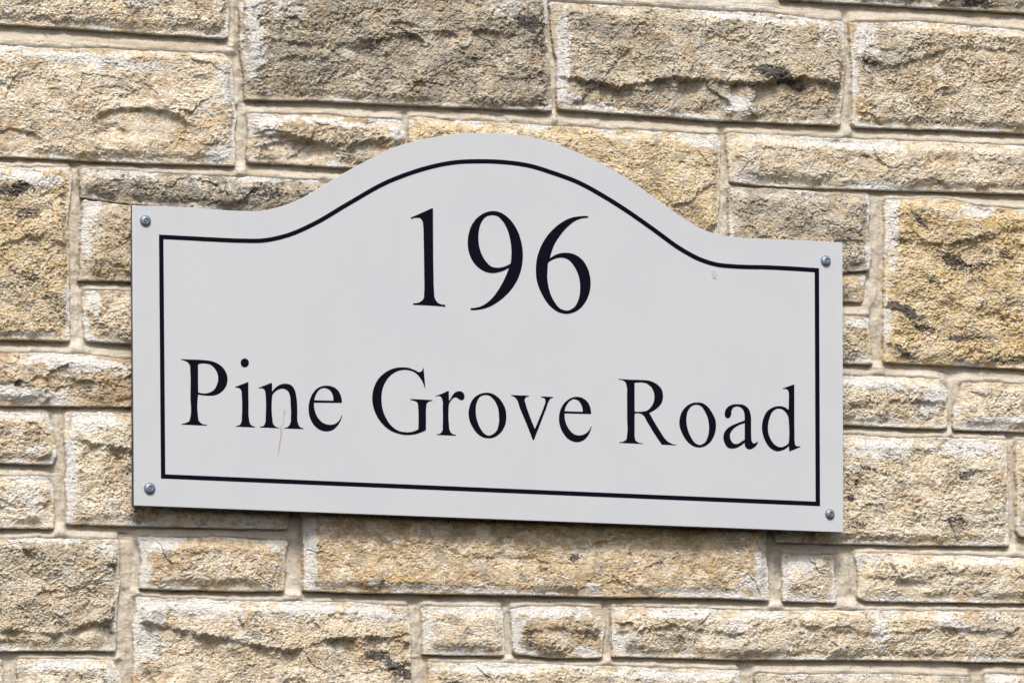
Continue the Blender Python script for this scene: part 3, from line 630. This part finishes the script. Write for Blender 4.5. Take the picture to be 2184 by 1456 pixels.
def filled(name, contours_list, mat, parent, y_front, depth, bevel=0.0):
    """contours (x,z in metres) -> flat filled shape with thickness, via a 2D curve turned into a mesh"""
    cu = bpy.data.curves.new(name, 'CURVE'); cu.dimensions = '2D'; cu.fill_mode = 'BOTH'
    for c_ in contours_list:
        sp_ = cu.splines.new('POLY'); sp_.points.add(len(c_)-1)
        sp_.points.foreach_set("co", np.c_[c_[:, 0], c_[:, 1], np.zeros(len(c_)), np.ones(len(c_))].astype(np.float32).ravel())
        sp_.use_cyclic_u = True
    cu.extrude = depth/2-bevel; cu.bevel_depth = bevel; cu.bevel_resolution = 1; cu.offset = -bevel
    tmp = bpy.data.objects.new(name, cu); COL.objects.link(tmp)
    bpy.context.view_layer.update()
    me = bpy.data.meshes.new_from_object(tmp.evaluated_get(bpy.context.evaluated_depsgraph_get()))
    bpy.data.objects.remove(tmp); bpy.data.curves.remove(cu)
    me.transform(Matrix(((1, 0, 0, 0), (0, 0, -1, y_front+depth/2), (0, 1, 0, 0), (0, 0, 0, 1))))
    me.name = name; me.materials.clear(); me.materials.append(mat)
    o = bpy.data.objects.new(name, me); COL.objects.link(o); o.parent = parent
    return o

# panel: face sheet, and its darker core, lowered so the strip also stands for shade underneath
PAN = ("283,438.5* 397,442 520,450 560,449.5 596,441 635,427 676,404 739,366.5 810,329 846,313 902,297.5 967,286.3 1030,283.4 1092,286.5 1140,294 1190,308.5 1233.6,326 "
       "1287,352 1341,383 1403,427 1457,464.6 1499,489 1540,502 1585,507.5 1674,511 1796.8,517.3* 1798.8,1134.5* 285.5,1077*")
pan = contour(PAN, (0, 0), 1, 8)
body = filled("panel", [pan], M_PANEL, sign, 0.0, 0.0016, 0.0002)
cen = pan.mean(0)
core = filled("panel_core", [cen+(pan-cen)*np.array([0.9995, 0.999])-np.array([0.0002, 0.0007])], M_EDGE, sign, 0.0017, 0.0030)
core["label"] = "dark blue backing layer along the lower and left edges, lower strip also standing in for shade"

# border line, traced along its outer edge and given an even width
top = ("339,500.3* 397,503.2 460,506.5 520,508.8 560,508.4 613.6,496.8 667,473.6 739,431.5 828,382.5 863.6,368.5 913.6,352.8 967,342.2 1021,339.6 1074,341.4 1128,348.8 "
       "1182,365 1233.6,384.3 1287,413 1341,447 1394,484 1458,529.5 1496,549.5 1531,560 1567,563.6 1638.6,565.7 1746.8,572*")
pts, co = parse(top); tc_ = catmull(pts, co, False, 8)
outer = np.r_[tc_, np.array([(1748.9, 1078.7), (343.2, 1019.8)])]
def inset(P, w):
    n = len(P); out = []
    for i in range(n):
        a, b_, c_ = P[i-1], P[i], P[(i+1) % n]
        d1 = (b_-a)/np.linalg.norm(b_-a); d2 = (c_-b_)/np.linalg.norm(c_-b_)
        n1 = np.array([-d1[1], d1[0]]); n2 = np.array([-d2[1], d2[0]])
        m = (n1+n2); m /= np.linalg.norm(m); out.append(b_+m*w/max(.3, m@n1))
    return np.array(out)
inner = inset(outer, 9.4)
Y_INK, T_INK = -0.00015, 0.0003
bl = filled("border_line", [unproject(outer, 0), unproject(inner, 0)], M_INK, sign, Y_INK, T_INK)

A = ((860, 430), 5.2); Bc = ((380, 740), 5.747); C_ = ((780, 770), 8.088); D_ = ((980, 790), 7.28); E_ = ((1310, 790), 8.088); F_ = ((1520, 800), 8.088)
num = [
 (A, "318,73* 330,76* 331,400 335,800 341,980 352,1075 378,1115 466,1143* 466,1166* 290,1152 110,1145* 110,1125* 185,1112 222,1080 232,1000 232,800 226,400 222,280 212,215 190,187 150,180 88,195* 80,180*"),
 (A, "748,1180* 860,1160 960,1095 1060,970 1130,840 1172,735* 1080,778 985,793 890,770 800,700 740,600 715,470 725,360 765,250 850,155 920,118 985,105 1070,118 1160,175 1250,290 1305,430 1326,570 1315,720 1270,860 1190,985 1080,1090 970,1160 860,1195 748,1203*"),
 (A, "985,152 1040,162 1100,215 1150,300 1185,420 1200,550 1190,687* 1120,720 1050,733 980,720 915,660 860,560 835,440 838,330 865,235 910,175"),
 (A, "2050,160* 2050,182* 1940,200 1840,265 1745,370 1680,470 1645,560 1625,630* 1700,585 1815,567 1900,585 1990,650 2050,750 2077,880 2065,1010 2010,1130 1920,1215 1810,1245 1720,1225 1620,1150 1530,1010 1480,870 1471,740 1490,600 1540,470 1630,340 1750,235 1860,180 1960,162"),
 (A, "1605,680* 1680,635 1760,622 1830,645 1890,710 1940,810 1962,950 1945,1080 1890,1175 1820,1207 1750,1190 1670,1100 1620,980 1598,850 1600,750"),
]
def ring_pts(cx, cy_, rx, ry): return " ".join("%.1f,%.1f" % (cx+rx*math.cos(a), cy_+ry*math.sin(a)) for a in np.linspace(0, 2*np.pi, 12, endpoint=False))
name = [
 (Bc, "36,147* 100,150 300,158 400,170 500,210 570,280 604,375 590,470 530,550 450,590 370,595 245,580* 245,860 252,900 280,930 353,950* 350,962* 41,948* 41,938* 100,925 135,905 148,860 150,600 148,300 140,220 120,190 90,172 38,158*"),
 (Bc, "243,212* 330,200 400,220 460,280 490,380 475,460 430,530 360,562 245,553*"),
 (Bc, ring_pts(816, 193, 51, 55)),
 (Bc, "852,428* 860,428* 862,700 868,880 880,935 905,962 942,973* 938,984* 708,973* 710,963* 755,950 775,915 780,850 780,600 775,540 755,508 705,497* 697,487*"),
 (Bc, "1140,438* 1149,438* 1152,545* 1200,490 1260,455 1330,448 1390,470 1430,530 1450,620 1460,800 1465,920 1485,970 1535,993* 1533,1004* 1300,995* 1302,985* 1350,972 1375,930 1382,850 1378,700 1370,600 1345,540 1300,512 1240,515 1190,545 1155,585* 1155,880 1165,940 1190,970 1235,985* 1233,993* 1000,982* 1002,972* 1050,960 1068,920 1072,850 1072,600 1065,540 1045,510 995,508* 988,497*"),
 (Bc, "2007,683* 1995,600 1950,520 1880,480 1810,471 1730,490 1660,550 1615,640 1598,750 1610,850 1660,950 1740,1015 1825,1032 1900,1010 1965,945 2010,835* 2003,832* 1970,900 1920,940 1860,950 1780,930 1710,860 1675,780 1665,680*"),
 (Bc, "1668,650* 1690,580 1740,515 1800,502 1860,530 1895,590 1900,655*"),
 (C_, "985,115* 997,122* 1005,200 1015,320 1028,455* 1018,460* 990,380 940,290 860,205 760,160 640,152 520,185 400,275 320,400 278,540 272,680 290,820 350,980 440,1110 560,1195 690,1223 800,1215 905,1172* 905,800 900,740 880,705 840,685 770,668* 770,650* 1148,668* 1148,686* 1085,700 1055,725 1045,780 1040,1000 1038,1188* 950,1230 820,1265 700,1272 560,1250 400,1180 260,1050 160,880 115,700 115,580 150,430 230,290 350,185 480,125 620,105 740,115 850,155 930,188 965,170"),
 (C_, "1420,510* 1432,512* 1437,690* 1490,600 1545,535 1610,515 1670,535 1705,600 1690,655 1650,675 1610,655 1560,625 1520,630 1470,680 1435,745* 1435,1100 1445,1180 1470,1230 1558,1270* 1552,1285* 1222,1270* 1225,1255* 1290,1240 1320,1200 1328,1100 1328,800 1325,680 1300,620 1265,600 1212,610* 1205,595* 1310,560"),
 (D_, "415,342 510,358 610,425 680,520 720,630 727,720 710,840 650,950 560,1025 470,1050 380,1040 290,990 210,890 155,770 140,660 155,560 210,440 310,365"),
 (D_, "410,380 470,395 530,450 590,560 613,700 610,820 570,940 510,990 450,1008 390,980 320,890 270,760 252,620 270,490 330,400"),
 (D_, "803,378* 1078,388* 1078,402* 1030,418 1012,445 1025,510 1080,680 1170,905* 1240,740 1310,560 1333,480 1325,440 1300,422 1268,415* 1268,400* 1455,408* 1453,422* 1415,435 1390,470 1340,600 1155,1078* 1138,1078* 1050,850 930,560 895,460 860,415 805,393*"),
 (D_, "2043,674* 2035,590 1990,490 1910,425 1820,405 1730,425 1640,490 1570,600 1545,720 1555,840 1610,970 1700,1070 1810,1110 1900,1095 1980,1030 2030,940 2050,865* 2040,862* 2000,940 1940,985 1860,1005 1780,985 1700,910 1650,810 1632,664*"),
 (D_, "1632,630* 1660,540 1710,475 1775,443 1840,465 1890,530 1913,638*"),
 (E_, "75,140* 250,155 450,160 620,178 730,230 820,330 842,440 820,550 750,640 680,690 605,730* 700,900 800,1060 880,1180 950,1240 1062,1275* 1058,1288* 820,1275* 700,1100 560,870 490,760 460,745 352,742* 352,1000 355,1150 370,1205 410,1235 490,1252* 488,1265* 85,1245* 88,1232* 160,1220 205,1190 220,1120 222,800 220,500 212,260 195,205 150,170 78,155*"),
 (E_, "350,212* 450,205 550,220 640,290 688,400 685,520 640,620 560,690 490,705 352,705*"),
 (E_, "1440,548 1520,560 1610,620 1690,730 1745,850 1755,960 1730,1100 1650,1240 1560,1305 1460,1325 1360,1300 1250,1210 1170,1080 1125,940 1130,820 1180,690 1280,590 1360,555"),
 (E_, "1425,590 1490,610 1560,700 1620,850 1635,1000 1610,1150 1550,1250 1470,1280 1400,1250 1320,1140 1260,980 1245,830 1270,700 1340,610"),
 (F_, "430,497 530,510 620,580 655,680 662,850 665,1050 672,1130 700,1172 740,1165 778,1140* 785,1150* 750,1210 700,1255 630,1278 580,1255 552,1160* 470,1220 400,1255 330,1263 260,1245 210,1180 185,1090 195,1000 250,920 340,860 440,818 550,778* 550,700 535,620 490,560 420,538 360,555 325,610 318,680 290,730 255,742 220,720 207,660 225,590 290,525 360,500"),
 (F_, "552,825* 440,865 350,930 305,1000 298,1060 320,1130 370,1180 430,1180 500,1140 552,1105*"),
 (F_, "1395,157* 1408,158* 1408,600 1410,1000 1415,1150 1430,1210 1460,1222 1510,1220* 1515,1235* 1320,1315* 1315,1220* 1260,1265 1170,1303 1100,1308 1000,1260 910,1140 860,1000 850,860 875,740 940,620 1030,555 1120,532 1200,535 1250,555 1310,595* 1312,420 1310,300 1295,255 1265,238 1215,240* 1208,225* 1310,190"),
 (F_, "1120,575 1190,585 1260,640 1300,710 1312,800 1312,1165* 1250,1215 1170,1238 1090,1210 1010,1120 960,990 955,860 980,740 1040,620"),
]
ln = filled("number_lettering", [contour(s, o[0], o[1]) for o, s in num], M_INK, sign, Y_INK, T_INK); ln["label"] = "engraved number 196"
lt = filled("name_lettering", [contour(s, o[0], o[1]) for o, s in name], M_INK, sign, Y_INK, T_INK); lt["label"] = "engraved words Pine Grove Road"

# dried speck and scuff on the face
filled("dried_speck", [contour("1518,577 1524,575 1528,581 1528,588 1525,594 1521,592 1519,586", (0, 0), 1)], M_DROP, sign, -0.0005, 0.0006, 0.0001)
filled("scuff_mark", [contour("606,872* 607.5,873 606,890 604,905 602,925 599,945 595,965 592,979* 593,965 595.5,942 598,925 597,912 599,905 601,922 603,900", (0, 0), 1, 3)], M_SCR, sign, -0.00004, 0.0001)

def lathe(profile, n=40):
    V, F = [], []
    for r, y in profile:
        for i in range(n):
            a = 2*math.pi*i/n; V.append((r*math.cos(a), y, r*math.sin(a)))
    m = len(profile)
    for j in range(m-1):
        for i in range(n):
            F.append((j*n+i, j*n+(i+1) % n, (j+1)*n+(i+1) % n, (j+1)*n+i))
    F.append(tuple(range((m-1)*n, m*n)))
    return V, F
rsc = 0.00455
prof = [(rsc, 0.0), (rsc*1.0, -0.0006), (rsc*.97, -.0010), (rsc*.88, -.0017), (rsc*.72, -.0023), (rsc*.55, -.0027), (rsc*.40, -.00290), (rsc*.36, -.00285), (rsc*.33, -.0020), (rsc*.25, -.0018)]
prof2 = [(rsc*.22, -.0016), (rsc*.22, -.0024), (rsc*.17, -.0026), (rsc*.08, -.00265), (rsc*.04, -.0024)]
V, F = lathe(prof); sc0 = mesh_obj("screw_head", V, F, M_METAL, sign, smooth=True)
V, F = lathe(prof2); pin0 = mesh_obj("socket_pin", V, F, M_METAL, sc0, smooth=True)
for i, (x, y, s, tl) in enumerate([(310.8, 470.7, 1.0, (4, 0)), (1762, 556, .98, (-3, 3)), (319.8, 1040.7, 1.03, (0, 2)), (1770.8, 1095.4, .92, (2, 6))]):
    if i == 0: s_, p_ = sc0, pin0
    else:
        s_ = sc0.copy(); COL.objects.link(s_); s_.parent = sign
        p_ = pin0.copy(); COL.objects.link(p_); p_.parent = s_
    w = unproject([(x, y)], -0.001)[0]
    s_.location = (w[0], 0.0003, w[1]); s_.scale = (s, 1, s); s_.rotation_euler = (math.radians(tl[0]), 0, math.radians(tl[1]))
